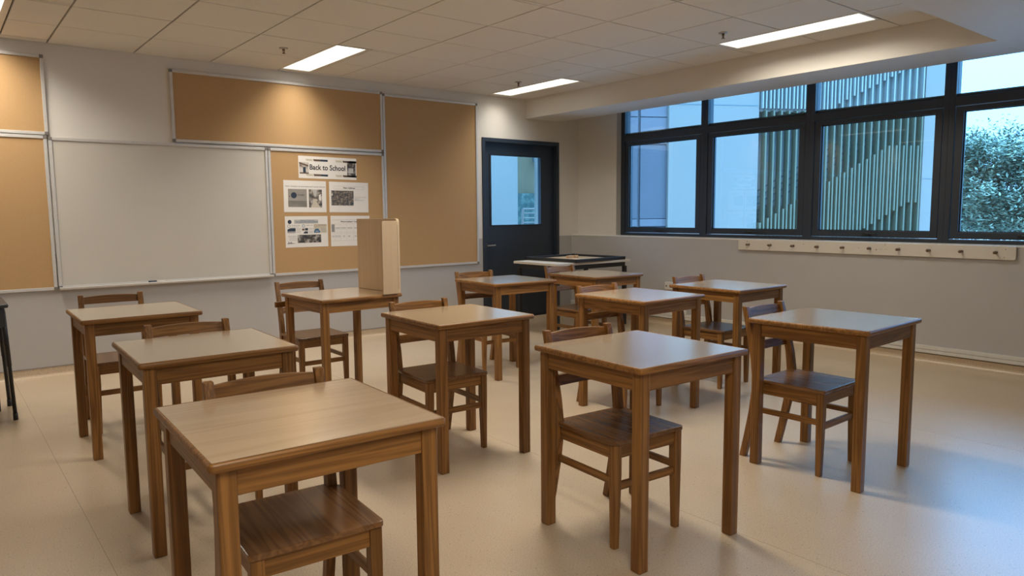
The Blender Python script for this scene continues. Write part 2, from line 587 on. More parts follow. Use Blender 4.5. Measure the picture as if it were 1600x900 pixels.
# ceiling: mineral tiles hung over a dark void
GX0, GP = 0.8257, 0.6143
GY0, GQ = 6.178, 0.6134
ce = struct('ceiling')
bobj('void_backing', (X0, 6.28, Y0, YA, ZC + 0.022, ZC + 0.06), GRIDDARK, ce)
bobj('roof_slab', (X0 - 0.2, 7.0, Y0 - 0.2, YA + 0.2, 2.9, 3.0), DECKGREY, ce)
xs = [X0] + [GX0 + GP * k for k in range(-6, 8)] + [5.729]
ys = [1.90] + [GY0 - GQ * k for k in range(6, -1, -1)] + [YA]
LW, LX = 0.262, [GX0 - GP, GX0 + 3 * GP, GX0 + 7 * GP]     # luminaires start on these grid lines
LROW = [(5.545, 6.70), (2.520, 3.662)]
tile_mesh = {}
def tile(x0, x1, y0, y1):
    g = 0.0055
    w, d = round(x1 - x0 - 2 * g, 4), round(y1 - y0 - 2 * g, 4)
    if w < 0.02 or d < 0.02:
        return
    key = (w, d)
    if key not in tile_mesh:
        bm = NB()
        r = 0.002
        loft(bm, [[(-w / 2 + r, -d / 2 + r, 0), (w / 2 - r, -d / 2 + r, 0), (w / 2 - r, d / 2 - r, 0), (-w / 2 + r, d / 2 - r, 0)],
                  [(-w / 2, -d / 2, r), (w / 2, -d / 2, r), (w / 2, d / 2, r), (-w / 2, d / 2, r)],
                  [(-w / 2, -d / 2, 0.02), (w / 2, -d / 2, 0.02), (w / 2, d / 2, 0.02), (-w / 2, d / 2, 0.02)]])
        bmesh.ops.recalc_face_normals(bm, faces=bm.faces)
        me = bpy.data.meshes.new('ceiling_tile')
        bm.to_mesh(me)
        bm.free()
        me.materials.append(TILE)
        tile_mesh[key] = me
    o = bpy.data.objects.new('ceiling_tile', tile_mesh[key])
    COL.objects.link(o)
    o.parent = ce
    o.location = ((x0 + x1) / 2, (y0 + y1) / 2, ZC + random.uniform(-0.0006, 0.0006))
for i in range(len(xs) - 1):
    for j in range(len(ys) - 1):
        a, b, c, d = xs[i], xs[i + 1], ys[j], ys[j + 1]
        lx = [x for x in LX + [LX[0] - 4 * GP] if abs(x - a) < 0.01]
        if lx:
            # a lamp lies in this column: trim the tile round its housing
            spans = [(c, d)]
            for (r0, r1) in LROW:
                r0, r1 = r0 - 0.022, r1 + 0.022
                nx = []
                for (s, e) in spans:
                    if e <= r0 or s >= r1:
                        nx.append((s, e))
                    else:
                        if s < r0:
                            nx.append((s, r0))
                        if e > r1:
                            nx.append((r1, e))
                        tile(a + LW + 0.046, b, max(s, r0), min(e, r1))
                spans = nx
            for (s, e) in spans:
                tile(a, b, s, e)
        else:
            tile(a, b, c, d)
tr = struct('trim_1')
bobj('wall_angle', (X0, 5.73, YA - 0.012, YA, ZC - 0.003, ZC + 0.004), TRIMMETAL, tr)
tr2 = struct('trim_2')
bobj('wall_angle', (5.718, 5.73, 1.87, YA - 0.012, ZC - 0.003, ZC + 0.004), TRIMMETAL, tr2)

bk = struct('ceiling_bulkhead')
bobj('window_soffit', (5.73, 6.29, 1.86, YA, ZL, ZC + 0.1), WHITEPAINT, bk, bevel=0.002)
bobj('lower_ceiling', (X0, 6.29, Y0, 1.86, ZL, ZC + 0.1), WHITEPAINT, bk)
bobj('blind_pocket_top', (6.29, XU, Y0, YA, 2.70, ZC + 0.1), WHITEPAINT, bk)

# ------------------------------------------------------------------ luminaires
LROW2 = [(-0.6, 0.57), (-2.6, -1.45)]
def luminaire(x0, y0, y1, z, label, group=None, watts=LED_WATTS, spread=LED_SPREAD):
    t = thing('ceiling_light', label, 'ceiling light', (x0 + LW / 2, (y0 + y1) / 2, z), 0, group)
    w, l = LW / 2, (y1 - y0) / 2
    bm = NB()
    for s in (-1, 1):
        box(bm, s * w, s * (w + 0.02), -l - 0.02, l + 0.02, -0.003, 0.018)
        box(bm, -w, w, s * l, s * (l + 0.02), -0.003, 0.018)
    obj('frame', bm, LEDTRIM, t)
    bobj('light_diffuser', (-w, w, -l, l, 0.002, 0.012), LED, t)
    ld = bpy.data.lights.new('led_panel', 'AREA')
    ld.shape = 'RECTANGLE'
    ld.size, ld.size_y = LW, y1 - y0
    ld.energy = watts * (y1 - y0) / 1.16
    ld.color = LED_COLOR
    ld.spread = math.radians(spread)
    lo = bpy.data.objects.new('led_panel', ld)
    COL.objects.link(lo)
    lo.parent = t
    lo.location = (0, 0, -0.004)
    bm = NB()
    box(bm, w + 0.021, w + 0.040, -l - 0.02, l + 0.02, -0.001, 0.018)
    obj('filler_strip', bm, LEDTRIM, t)
    return t
luminaire(LX[0], *LROW[0], ZC, 'recessed white ceiling light panel cut by the top left corner of the picture', watts=18, spread=142)
luminaire(LX[1], *LROW[0], ZC, 'recessed white ceiling light panel above the wide upper cork board', watts=12.5, spread=118)
luminaire(LX[2], *LROW[0], ZC, 'recessed white ceiling light panel nearest the dark door', watts=7.5, spread=122)
luminaire(LX[2], *LROW[1], ZC, 'long recessed white ceiling light panel beside the window beam', watts=13)
luminaire(LX[0] - 4 * GP, *LROW[0], ZC, 'recessed white ceiling light panel in the left part of the room, out of the picture', watts=12)
luminaire(LX[1], *LROW[1], ZC, 'recessed white ceiling light panel above the middle desks, out of the picture', watts=34)
luminaire(LX[0] + 0.05, *LROW2[0], ZL - 0.013, 'unseen fill light panel added on the lower ceiling behind the camera', watts=32)  # added fill lamp, unseen, lights the sides facing the camera
luminaire(LX[0], *LROW2[1], ZL - 0.013, 'unseen fill light panel added on the lower ceiling far behind the camera', watts=12)  # second added fill lamp, unseen, lights the board wall from the front

def sprinkler(x, y, label):
    t = thing('ceiling_sprinkler', label, 'sprinkler', (x, y, ZC))
    obj('escutcheon', lathe(NB(), [(0.014, -0.008), (0.034, -0.006), (0.036, 0.0), (0.014, 0.0)]), BRASSY, t, smooth=True)
    bm = NB()
    lathe(bm, [(0.010, -0.022), (0.011, 0.0)], seg=10)
    for s in (-1, 1):
        tube(bm, (s * 0.010, 0, -0.02), (s * 0.004, 0, -0.042), 0.0025, seg=6)
    tube(bm, (0, 0, -0.02), (0, 0, -0.042), 0.002, seg=6)
    lathe(bm, [(0.014, -0.045), (0.014, -0.042)], seg=12)
    obj('nozzle', bm, PEGWOOD, t)
    return t
sprinkler(2.367, 5.90, 'small chrome sprinkler head beside the light panel above the wide cork board')
sprinkler(4.838, 3.418, 'small chrome sprinkler head beside the long light panel near the window beam')
sprinkler(4.898, 5.96, 'small chrome sprinkler head beside the light panel nearest the dark door')
for (x, y, s) in ((4.817, 5.26, 'flat beige concealed sprinkler cover just right of the light panel nearest the door'),
                  (5.40, 4.015, 'flat beige concealed sprinkler cover between the two right hand light panels')):
    tag(obj('sprinkler_cover', lathe(NB(), [(0.03, -0.006), (0.042, -0.004), (0.044, 0.0), (0.03, 0.0)], (x, y, ZC), seg=20), TILE, smooth=False), s, 'sprinkler cover')

# ------------------------------------------------------------------ windows
MULL = [6.157] + [4.935 - 1.2225 * k for k in range(0, 6)]
MULL.append(WY0)
ZT0, ZT1 = 2.085, 2.205     # transom
for k in range(len(MULL) - 1):
    yl, yr = MULL[k], MULL[k + 1]
    a = yl - (0.062 if k == 0 else 0.045)     # clear opening left / right
    b = yr + (0.045 if k < len(MULL) - 2 else 0.062)
    w = struct('window_%d' % (k + 1))
    xf, xr = XW, XW + 0.10
    bobj('jamb', (xf, xr, a, yl, 0.999, 2.62), FRAMEDARK, w, bevel=0.002)
    bobj('jamb', (xf, xr, yr, b, 0.999, 2.62), FRAMEDARK, w, bevel=0.002)
    bobj('bottom_rail', (xf, xr, b, a, 0.999, 1.030), FRAMEDARK, w, bevel=0.002)
    bobj('transom', (xf, xr, b, a, ZT0 + 0.045, ZT1), FRAMEDARK, w, bevel=0.002)
    bobj('head_rail', (xf, xr, b, a, 2.56, 2.62), FRAMEDARK, w, bevel=0.002)
    bobj('glazing_bead', (xf + 0.022, xf + 0.034, b, a, ZT1, ZT1 + 0.012), GASKET, w)
    bobj('outer_sill', (xf + 0.045, xr, b, a, ZT1, ZT1 + 0.030), SKYLITSILL, w)
    bobj('fixed_pane', (xf + 0.034, xf + 0.042, b, a, ZT1, 2.56), PANE, w)
    # opening sash below
    g = 0.006
    sa, sb, s0, s1 = a - g, b + g, 1.030 + g, ZT0 + 0.045 - g
    rw = 0.058
    bm = NB()
    box(bm, xf + 0.006, xf + 0.07, sa - rw, sa, s0, s1)
    box(bm, xf + 0.006, xf + 0.07, sb, sb + rw, s0, s1)
    box(bm, xf + 0.006, xf + 0.07, sb + rw, sa - rw, s0, s0 + 0.056)
    box(bm, xf + 0.006, xf + 0.07, sb + rw, sa - rw, s1 - 0.040, s1)
    sash = obj('sash', bm, FRAMEDARK, w, bevel=0.002)
    bm = NB()
    q0, q1, q2, q3 = sa - rw, sb + rw, s0 + 0.056, s1 - 0.040
    box(bm, xf + 0.030, xf + 0.038, q0 - 0.007, q0, q2, q3)
    box(bm, xf + 0.030, xf + 0.038, q1, q1 + 0.007, q2, q3)
    box(bm, xf + 0.030, xf + 0.038, q1, q0, q2, q2 + 0.007)
    box(bm, xf + 0.030, xf + 0.038, q1, q0, q3 - 0.007, q3)
    obj('gasket', bm, GASKET, sash)
    bobj('opening_pane', (xf + 0.038, xf + 0.046, q1 + 0.001, q0 - 0.001, q2 + 0.001, q3 - 0.001), PANE, sash)
    ym = (sa + sb) / 2 + 0.02
    bm = NB()
    box(bm, xf - 0.008, xf + 0.006, ym - 0.028, ym + 0.05, s0 + 0.014, s0 + 0.042)
    box(bm, xf - 0.032, xf - 0.008, ym - 0.012, ym + 0.012, s0 + 0.020, s0 + 0.038)
    box(bm, xf - 0.034, xf - 0.020, ym - 0.085, ym + 0.012, s0 + 0.022, s0 + 0.036)
    obj('handle', bm, BLACKPL, sash, bevel=0.003)

# ------------------------------------------------------------------ door
dr = struct('door_1')
bm = NB()
for (a, b) in ((DX0, DX0 + 0.042), (DX1 - 0.042, DX1)):
    box(bm, a, b, YA - 0.012, YA + 0.19, 0, DZ)
box(bm, DX0 + 0.042, DX1 - 0.042, YA - 0.012, YA + 0.19, DZ - 0.046, DZ)
obj('frame', bm, FRAMEDARK, dr, bevel=0.002)
lx0, lx1, lz1, ly = DX0 + 0.046, DX1 - 0.046, DZ - 0.05, YA + 0.055
gx0, gx1, gz0, gz1 = 5.205, 6.015, 1.130, 1.975
bm = NB()
box(bm, lx0, gx0, ly, ly + 0.05, 0.002, lz1)
box(bm, gx1, lx1, ly, ly + 0.05, 0.002, lz1)
box(bm, gx0, gx1, ly, ly + 0.05, 0.002, gz0)
box(bm, gx0, gx1, ly, ly + 0.05, gz1, lz1)
bobj('threshold', (DX0 + 0.042, DX1 - 0.042, YA + 0.11, YA + 0.19, -0.02, 0.03), FRAMEDARK, dr)
leaf = obj('leaf', bm, FRAMEDARK, dr)
bm = NB()
box(bm, gx0, gx0 + 0.022, ly - 0.006, ly + 0.05, gz0, gz1)
box(bm, gx0 + 0.022, gx1, ly - 0.006, ly + 0.05, gz1 - 0.010, gz1)
box(bm, gx0 + 0.022, gx1, ly - 0.006, ly + 0.05, gz0, gz0 + 0.010)
obj('glazing_bead', bm, GASKET, leaf)
bobj('glazing_bead', (gx1 - 0.012, gx1, ly - 0.006, ly + 0.05, gz0 + 0.010, gz1 - 0.010), FRAMEDARK, leaf)
bobj('pane', (gx0 + 0.022, gx1 - 0.012, ly + 0.022, ly + 0.030, gz0 + 0.01, gz1 - 0.01), DOORPANE, leaf)
bm = NB()
lathe(bm, [(0.026, 0), (0.026, 0.008)], (5.128, ly, 0.900), (0, -1, 0), 16)
tube(bm, (5.128, ly - 0.006, 0.900), (5.128, ly - 0.05, 0.900), 0.010)
tube(bm, (5.120, ly - 0.05, 0.900), (5.245, ly - 0.05, 0.903), 0.010)
obj('lever_handle', bm, CHROME, leaf, smooth=False)
bm = NB()
lathe(bm, [(0.012, 0), (0.012, 0.012)], (5.128, ly, 0.822), (0, -1, 0), 12)
obj('lock_cylinder', bm, CHROME, leaf)

# ------------------------------------------------------------------ boards on the back wall
def board(name, label, cat, x0, x1, z0, z1, face, caps, fw=0.024):
    t = thing(name, label, cat, ((x0 + x1) / 2, YA, (z0 + z1) / 2))
    w, h = (x1 - x0) / 2, (z1 - z0) / 2
    f = fw
    bobj('panel', (-w + f, w - f, -0.010, -0.0005, -h + f, h - f), face, t)
    for (a, b, c, d) in ((-w, -w + f, -h + f, h - f), (w - f, w, -h + f, h - f)):
        bobj('frame_rail', (a, b, -0.019, -0.0005, c, d), ALU, t, bevel=0.002)
    for (c, d) in ((-h, -h + f), (h - f, h)):
        bobj('frame_rail', (-w + f, w - f, -0.019, -0.0005, c, d), ALU, t, bevel=0.002)
    for sx in (-1, 1):
        for sz in (-1, 1):
            a, b = sorted((sx * w, sx * (w - f)))
            c, d = sorted((sz * h, sz * (h - f)))
            bobj('corner_cap', (a - 0.001, b + 0.001, -0.0205, -0.0005, c - 0.001, d + 0.001), CAPGREY, t, bevel=0.002)
    return t
board('cork_board', 'brown cork board high on the back wall at the left edge of the picture', 'notice board', -0.46, 0.792, 1.927, 2.542, CORK, 1)
board('cork_board', 'brown cork board left of the whiteboard, under the other left edge board', 'notice board', -0.46, 0.778, 0.697, 1.921, CORK, 1)
wbd = board('whiteboard', 'large blank whiteboard in a silver frame with a pen tray', 'whiteboard', 0.788, 2.536, 0.702, 1.912, BOARDWHITE, 1)
bm = NB()
hh = (1.912 - 0.702) / 2
loft(bm, [[(x, -0.0195, -hh + 0.014), (x, -0.058, -hh + 0.010), (x, -0.062, -hh + 0.016), (x, -0.064, -hh + 0.010), (x, -0.060, -hh - 0.004), (x, -0.0195, -hh - 0.006)] for x in (-0.872, 0.872)])
obj('pen_tray', bm, ALU, wbd)
board('cork_board', 'wide brown cork board mounted high above the whiteboard', 'notice board', 1.710, 3.766, 1.925, 2.542, CORK, 1)
board('cork_board', 'brown cork board pinned with five school posters', 'notice board', 2.541, 3.766, 0.700, 1.912, CORK, 1)
board('cork_board', 'tall empty brown cork board between the poster board and the dark door', 'notice board', 3.770, 4.986, 0.697, 2.528, CORK, 1)

mk = thing('marker_pen', 'dark blue and white marker pen lying on the whiteboard tray', 'marker', (1.515, YA - 0.040, 0.7205))
obj('marker_cap', lathe(NB(), [(0.004, 0), (0.0085, 0.004), (0.009, 0.062), (0.0085, 0.066)], (-0.005, 0, 0.0), (-1, 0, 0), 12), NAVYINK, mk, smooth=True)
obj('barrel', lathe(NB(), [(0.0085, 0), (0.0085, 0.060), (0.007, 0.066)], (-0.005, 0, 0.0), (1, 0, 0), 12), WHITEPL, mk, smooth=True)

# ------------------------------------------------------------------ posters
PY = YA - 0.0104
def poster(label, corners):
    """A sheet of paper; local x right, z up, y=0 its back."""
    cx = sum(c[0] for c in corners) / 4
    cz = sum(c[1] for c in corners) / 4
    tl, trr, br, bl = corners
    w = ((trr[0] - tl[0]) + (br[0] - bl[0])) / 2
    h = ((tl[1] - bl[1]) + (trr[1] - br[1])) / 2
    ang = math.atan2(trr[1] - tl[1], trr[0] - tl[0])
    t = thing('paper_poster', label, 'poster', (cx, PY, cz))
    t.rotation_euler = (0, -ang, 0)
    # paper stands off slightly at its lower edge
    bm = NB()
    n = 8
    r = []
    for i in range(n + 1):
        u = i / n
        z = h / 2 - h * u
        y = -0.0008
        r.append((z, y))
    loft(bm, [[(-w / 2, y, z), (w / 2, y, z), (w / 2, y + 0.0005, z), (-w / 2, y + 0.0005, z)] for z, y in r])
    obj('sheet', bm, PAPER, t, recentre=False)
    def depth(z):
        u = (h / 2 - z) / h
        return -0.0008
    def patch(name, x0, x1, z0, z1, mat, lift=0.0004, shape=None):
        # coordinates as fractions: x 0..1 left to right, z 0..1 top to bottom
        X0_, X1_ = -w / 2 + w * x0, -w / 2 + w * x1
        Zt, Zb = h / 2 - h * z0, h / 2 - h * z1
        bm = NB()
        if shape == 'disc':
            c, rr = ((X0_ + X1_) / 2, (Zt + Zb) / 2), (X1_ - X0_) / 2
            pts = [(c[0] + rr * math.cos(2 * PI * i / 24), c[1] + rr * math.sin(2 * PI * i / 24)) for i in range(24)]
        elif shape == 'ring':
            c, rr = ((X0_ + X1_) / 2, (Zt + Zb) / 2), (X1_ - X0_) / 2
            for i in range(20):
                q = []
                for k in (i, i + 1):
                    for s in (1.0, 0.72):
                        q.append((c[0] + rr * s * math.cos(2 * PI * k / 20), c[1] + rr * s * math.sin(2 * PI * k / 20)))
                bm.faces.new([bm.verts.new((x, depth(z) - lift, z)) for x, z in (q[0], q[2], q[3], q[1])])
            return obj(name, bm, mat, t)
        elif shape:
            pts = [(-w / 2 + w * a, h / 2 - h * b) for a, b in shape]
        else:
            pts = [(X0_, Zt), (X0_, Zb), (X1_, Zb), (X1_, Zt)]
        bm.faces.new([bm.verts.new((x, depth(z) - lift, z)) for x, z in pts])
        return obj(name, bm, mat, t)
    def words(txt, x0, x1, z0, z1, mat=INK, bold=0.0, lift=0.0010):
        me = text_mesh(txt, w * (x1 - x0), h * (z1 - z0), bold)
        me.materials.append(mat)
        o = bpy.data.objects.new('lettering', me)
        COL.objects.link(o)
        o.parent = t
        zc = h / 2 - h * (z0 + z1) / 2
        o.location = (-w / 2 + w * (x0 + x1) / 2, depth(zc) - lift, zc)
        return o
    return t, patch, words

HALLPRINT = print_mat('print_hall', ((0.02, 0.03, 0.04), (0.20, 0.17, 0.14), (0.55, 0.52, 0.48)), 22, 4)
MAPPRINT = print_mat('print_map', ((0.02, 0.05, 0.09), (0.13, 0.10, 0.075), (0.30, 0.27, 0.23)), 46, 6)
CITYPRINT = print_mat('print_city', ((0.015, 0.025, 0.04), (0.07, 0.055, 0.045), (0.42, 0.40, 0.37)), 24, 5)
WALLPRINT = print_mat('print_wall', ((0.27, 0.25, 0.22), (0.33, 0.31, 0.28)), 6, 2)
FLOORPRINT = print_mat('print_floor', ((0.16, 0.15, 0.13), (0.26, 0.24, 0.21)), 8, 2)

t, P, Wd = poster('long white banner reading Back to School at the top of the poster board', [(2.834, 1.853), (3.449, 1.846), (3.453, 1.631), (2.838, 1.639)])
for (z0, z1) in ((0.125, 0.215), (0.80, 0.89)):
    for x in (0.12, 0.625):
        P('printed_bar', 0, 0, 0, 0, BEIGEINK, shape=[(x, z0), (x + 0.015, z1), (x + 0.125, z1), (x + 0.11, z0)])
        P('printed_bar', 0, 0, 0, 0, BROWNINK, shape=[(x + 0.125, z0), (x + 0.14, z1), (x + 0.26, z1), (x + 0.25, z0)])
        P('printed_bar', 0, 0, 0, 0, NAVYINK, shape=[(x + 0.245, z0), (x + 0.26, z1), (x + 0.375, z1), (x + 0.375, z0)])
P('printed_photo', 0.015, 0.175, 0.28, 0.78, print_mat('print_door', ((0.10, 0.07, 0.05), (0.55, 0.5, 0.45), (0.62, 0.6, 0.56)), 18, 3))
P('printed_roof', 0, 0, 0, 0, BROWNINK, 0.0006, shape=[(0.012, 0.28), (0.012, 0.36), (0.165, 0.48), (0.165, 0.40)])
P('printed_doorway', 0.075, 0.12, 0.50, 0.74, NAVYINK, 0.0007)
P('printed_step', 0.02, 0.17, 0.74, 0.80, BROWNINK, 0.0007)
P('printed_photo', 0.835, 0.985, 0.14, 0.86, CITYPRINT)
P('printed_wall', 0.855, 0.945, 0.46, 0.70, PALEINK, 0.0007)
P('title_panel', 0.17, 0.83, 0.26, 0.77, PAPER, 0.0008)
Wd('Back to School', 0.185, 0.80, 0.36, 0.61, INK, 0.022, 0.0016)

t, P, Wd = poster('paper poster with a photo of a round black logo and a corridor photo', [(2.675, 1.616), (3.112, 1.611), (3.114, 1.306), (2.681, 1.309)])
Wd('New Campus at International French School', 0.04, 0.97, 0.165, 0.215, GREYINK, 0.028)
P('printed_photo', 0.10, 0.535, 0.27, 0.64, WALLPRINT)
P('printed_photo', 0.10, 0.535, 0.64, 0.84, FLOORPRINT)
P('printed_logo', 0.165, 0.30, 0.38, 0.56, NAVYINK, 0.0007, 'disc')
P('printed_dot', 0.12, 0.145, 0.49, 0.52, BROWNINK, 0.0007, 'disc')
Wd('The GUILD', 0.32, 0.475, 0.435, 0.475, INK, 0.028)
Wd('International School', 0.32, 0.475, 0.49, 0.51, GREYINK)
P('printed_photo', 0.58, 0.895, 0.27, 0.85, HALLPRINT)
P('printed_corridor_floor', 0, 0, 0, 0, BEIGEINK, 0.0007, shape=[(0.70, 0.66), (0.62, 0.85), (0.86, 0.85), (0.76, 0.66)])
P('printed_corridor_ceiling', 0, 0, 0, 0, PALEINK, 0.0007, shape=[(0.66, 0.27), (0.715, 0.50), (0.75, 0.50), (0.79, 0.27)])
P('printed_corridor_window', 0, 0, 0, 0, PAPER, 0.0007, shape=[(0.82, 0.45), (0.82, 0.60), (0.87, 0.63), (0.87, 0.41)])
P('printed_corridor_end', 0.69, 0.78, 0.58, 0.65, BEIGEINK, 0.0008)

t, P, Wd = poster('paper poster with an aerial map headed New Address', [(3.142, 1.61), (3.575, 1.604), (3.579, 1.302), (3.148, 1.304)])
for (a, b, c, d) in ((0.12, 0.88, 0.135, 0.142), (0.12, 0.88, 0.235, 0.242), (0.12, 0.124, 0.135, 0.24), (0.876, 0.88, 0.135, 0.24)):
    P('printed_rule', a, b, c, d, PALEINK)
Wd('New Address', 0.355, 0.655, 0.165, 0.215, INK, 0.030)
P('printed_map', 0.05, 0.615, 0.285, 0.775, MAPPRINT)
P('map_marker', 0.065, 0.085, 0.38, 0.45, PAPER, 0.0007)
Wd('See way to the', 0.635, 0.94, 0.475, 0.50, GREYINK, 0.028)
Wd("School's", 0.635, 0.77, 0.53, 0.555, GREYINK, 0.028)
Wd('Singapore home', 0.635, 0.87, 0.58, 0.61, GREYINK, 0.028)

t, P, Wd = poster('paper poster of bus, train and taxi travel routes', [(2.678, 1.269), (3.116, 1.268), (3.121, 0.965), (2.682, 0.967)])
P('printed_logo', 0.06, 0.15, 0.115, 0.245, NAVYINK, 0.0004, 'disc')
P('title_panel', 0.21, 0.77, 0.11, 0.24, PALEINK)
Wd('Ways to Travel to', 0.345, 0.67, 0.12, 0.155, BLUEINK, 0.028)
Wd('The Guild International School', 0.24, 0.76, 0.165, 0.20, BLUEINK, 0.030)
Wd('a short guide for our families', 0.29, 0.70, 0.215, 0.232, GREYINK)
P('printed_ring', 0.05, 0.12, 0.27, 0.36, GREYINK, 0.0004, 'ring')
P('printed_ring', 0.385, 0.455, 0.27, 0.36, BLUEINK, 0.0004, 'ring')
P('printed_ring', 0.675, 0.735, 0.27, 0.36, ORANGEINK, 0.0004, 'ring')
Wd('1. PUBLIC BUS', 0.13, 0.335, 0.285, 0.315, GREYINK, 0.030)
Wd('2. MRT / LRT', 0.475, 0.64, 0.285, 0.315, GREYINK, 0.030)
Wd('3. TAXI / PRIVATE CAR', 0.75, 0.965, 0.285, 0.310, BROWNINK, 0.028)
P('printed_rule', 0.13, 0.31, 0.345, 0.353, GREYINK)
P('printed_rule', 0.75, 0.965, 0.335, 0.342, ORANGEINK)
P('printed_panel', 0.66, 0.975, 0.26, 0.55, BEIGEINK, 0.0002)
P('printed_bus', 0, 0, 0, 0, NAVYINK, shape=[(0.05, 0.42), (0.05, 0.53), (0.235, 0.53), (0.235, 0.38), (0.12, 0.38)])
P('printed_bus_stripe', 0.055, 0.235, 0.49, 0.51, PAPER, 0.0007)
P('printed_train', 0.455, 0.525, 0.385, 0.46, NAVYINK)
P('printed_train', 0.385, 0.445, 0.40, 0.46, BROWNINK)
P('printed_car', 0, 0, 0, 0, NAVYINK, shape=[(0.42, 0.53), (0.42, 0.56), (0.52, 0.56), (0.52, 0.49), (0.45, 0.49)])
P('printed_taxi', 0, 0, 0, 0, BLUEINK, shape=[(0.665, 0.50), (0.665, 0.54), (0.81, 0.54), (0.81, 0.50), (0.77, 0.41), (0.705, 0.41)])
P('printed_taxi_grille', 0.70, 0.775, 0.485, 0.50, PAPER, 0.0007)
for (x0, x1, za, zb, k) in ((0.25, 0.355, 0.39, 0.52, 5), (0.545, 0.645, 0.39, 0.42, 2), (0.545, 0.645, 0.48, 0.54, 3), (0.83, 0.95, 0.38, 0.50, 5), (0.08, 0.26, 0.68, 0.77, 3)):
    for i in range(k):
        z = za + (zb - za) * i / max(1, k - 1)
        P('printed_line', x0, x1, z, z + 0.008, GREYINK)
Wd('Nearest stations', 0.06, 0.255, 0.625, 0.65, GREYINK, 0.028)
P('printed_photo', 0.275, 0.83, 0.60, 0.86, CITYPRINT)
P('printed_skyline', 0, 0, 0, 0, GREYINK, shape=[(0.03, 0.89), (0.24, 0.88), (0.15, 0.855), (0.12, 0.81), (0.10, 0.86), (0.07, 0.81), (0.05, 0.86)])

t, P, Wd = poster('paper floor plan poster partly hidden behind the wooden desk screen', [(3.148, 1.270), (3.581, 1.266), (3.585, 0.960), (3.151, 0.964)])
P('printed_rule', 0.04, 0.96, 0.135, 0.142, GREYINK)
Wd('Floorplan- Level 1', 0.255, 0.80, 0.175, 0.225, INK, 0.030)
P('printed_block', 0.02, 0.095, 0.28, 0.53, GREYINK)
for (z0, z1) in ((0.265, 0.535), (0.58, 0.82)):
    P('printed_rule', 0.02, 0.97, z0, z0 + 0.006, PALEINK)
    P('printed_rule', 0.02, 0.97, z1, z1 + 0.006, PALEINK)
    for x in (0.095, 0.245, 0.40, 0.57, 0.73, 0.85):
        P('printed_rule', x, x + 0.004, z0, z1, PALEINK)
for x in (0.11, 0.26, 0.42, 0.59, 0.745):
    P('room_name', x, x + 0.12, 0.385, 0.398, GREYINK)
    P('room_name', x, x + 0.13, 0.418, 0.428, GREYINK)
for x in (0.03, 0.11, 0.18, 0.30, 0.43, 0.60):
    P('room_name', x, x + 0.055, 0.655, 0.668, GREYINK)
    P('room_name', x, x + 0.06, 0.69, 0.70, GREYINK)

# ------------------------------------------------------------------ desks
TH = 0.7505
def make_desk():
    t = thing('student_desk', '', 'desk', group='wooden student desks')
    # local frame: origin at the near left corner of the top, x right, y away
    L = 0.600
    bm = NB()
    box(bm, 0.009, L - 0.009, 0.009, L - 0.009, TH - 0.021, TH - 0.0004)
    obj('tabletop', bm, LAMINATE, t)
    # bullnose lipping of solid wood round the top
    bm = NB()
    prof = [(0.0095, TH), (0.0045, TH - 0.0008), (0.0012, TH - 0.005), (0.0, TH - 0.012), (0.0012, TH - 0.019), (0.0045, TH - 0.0232), (0.0095, TH - 0.0245), (0.022, TH - 0.0245), (0.022, TH - 0.0215), (0.0095, TH - 0.0215)]
    rings = []
    for (u, z) in prof:
        ring = []
        rad = 0.012
        for (cx, cy, a0) in ((rad, rad, 180), (L - rad, rad, 270), (L - rad, L - rad, 0), (rad, L - rad, 90)):
            for s in range(4):
                a = math.radians(a0 + 30 * s)
                rr = max(0.0005, rad - u)
                if u > rad:
                    sx = 1 if cx > L / 2 else -1
                    sy = 1 if cy > L / 2 else -1
                    ring.append((cx - sx * (u - rad) , cy - sy * (u - rad), z))
                else:
                    ring.append((cx + rr * math.cos(a), cy + rr * math.sin(a), z))
        rings.append(ring)
    R = [[bm.verts.new(p) for p in r] for r in rings]
    n = len(R[0])
    for k in range(len(R)):
        a, b = R[k], R[(k + 1) % len(R)]
        for i in range(n):
            bm.faces.new((a[i], a[(i + 1) % n], b[(i + 1) % n], b[i]))
    bmesh.ops.remove_doubles(bm, verts=bm.verts, dist=0.0001)
    obj('edge_lipping', bm, WOOD['x'], t, smooth=True)
    i, s = 0.020, 0.045
    for (x, y) in ((i, i), (L - i - s, i), (i, L - i - s), (L - i - s, L - i - s)):
        bm = NB()
        box(bm, x, x + s, y, y + s, 0.0, TH - 0.0245)
        obj('leg', bm, WOOD['z'], t, bevel=0.004)
    zb, zt, k = 0.660, TH - 0.0245, 0.020
    wbox('apron', (i + s, L - i - s, i + 0.006, i + 0.006 + k, zb, zt), t, 0.0015)
    wbox('apron', (i + s, L - i - s, L - i - 0.006 - k, L - i - 0.006, zb, zt), t, 0.0015)
    wbox('apron', (i + 0.006, i + 0.006 + k, i + s, L - i - s, zb, zt), t, 0.0015)
    wbox('apron', (L - i - 0.006 - k, L - i - 0.006, i + s, L - i - s, zb, zt), t, 0.0015)
    return t

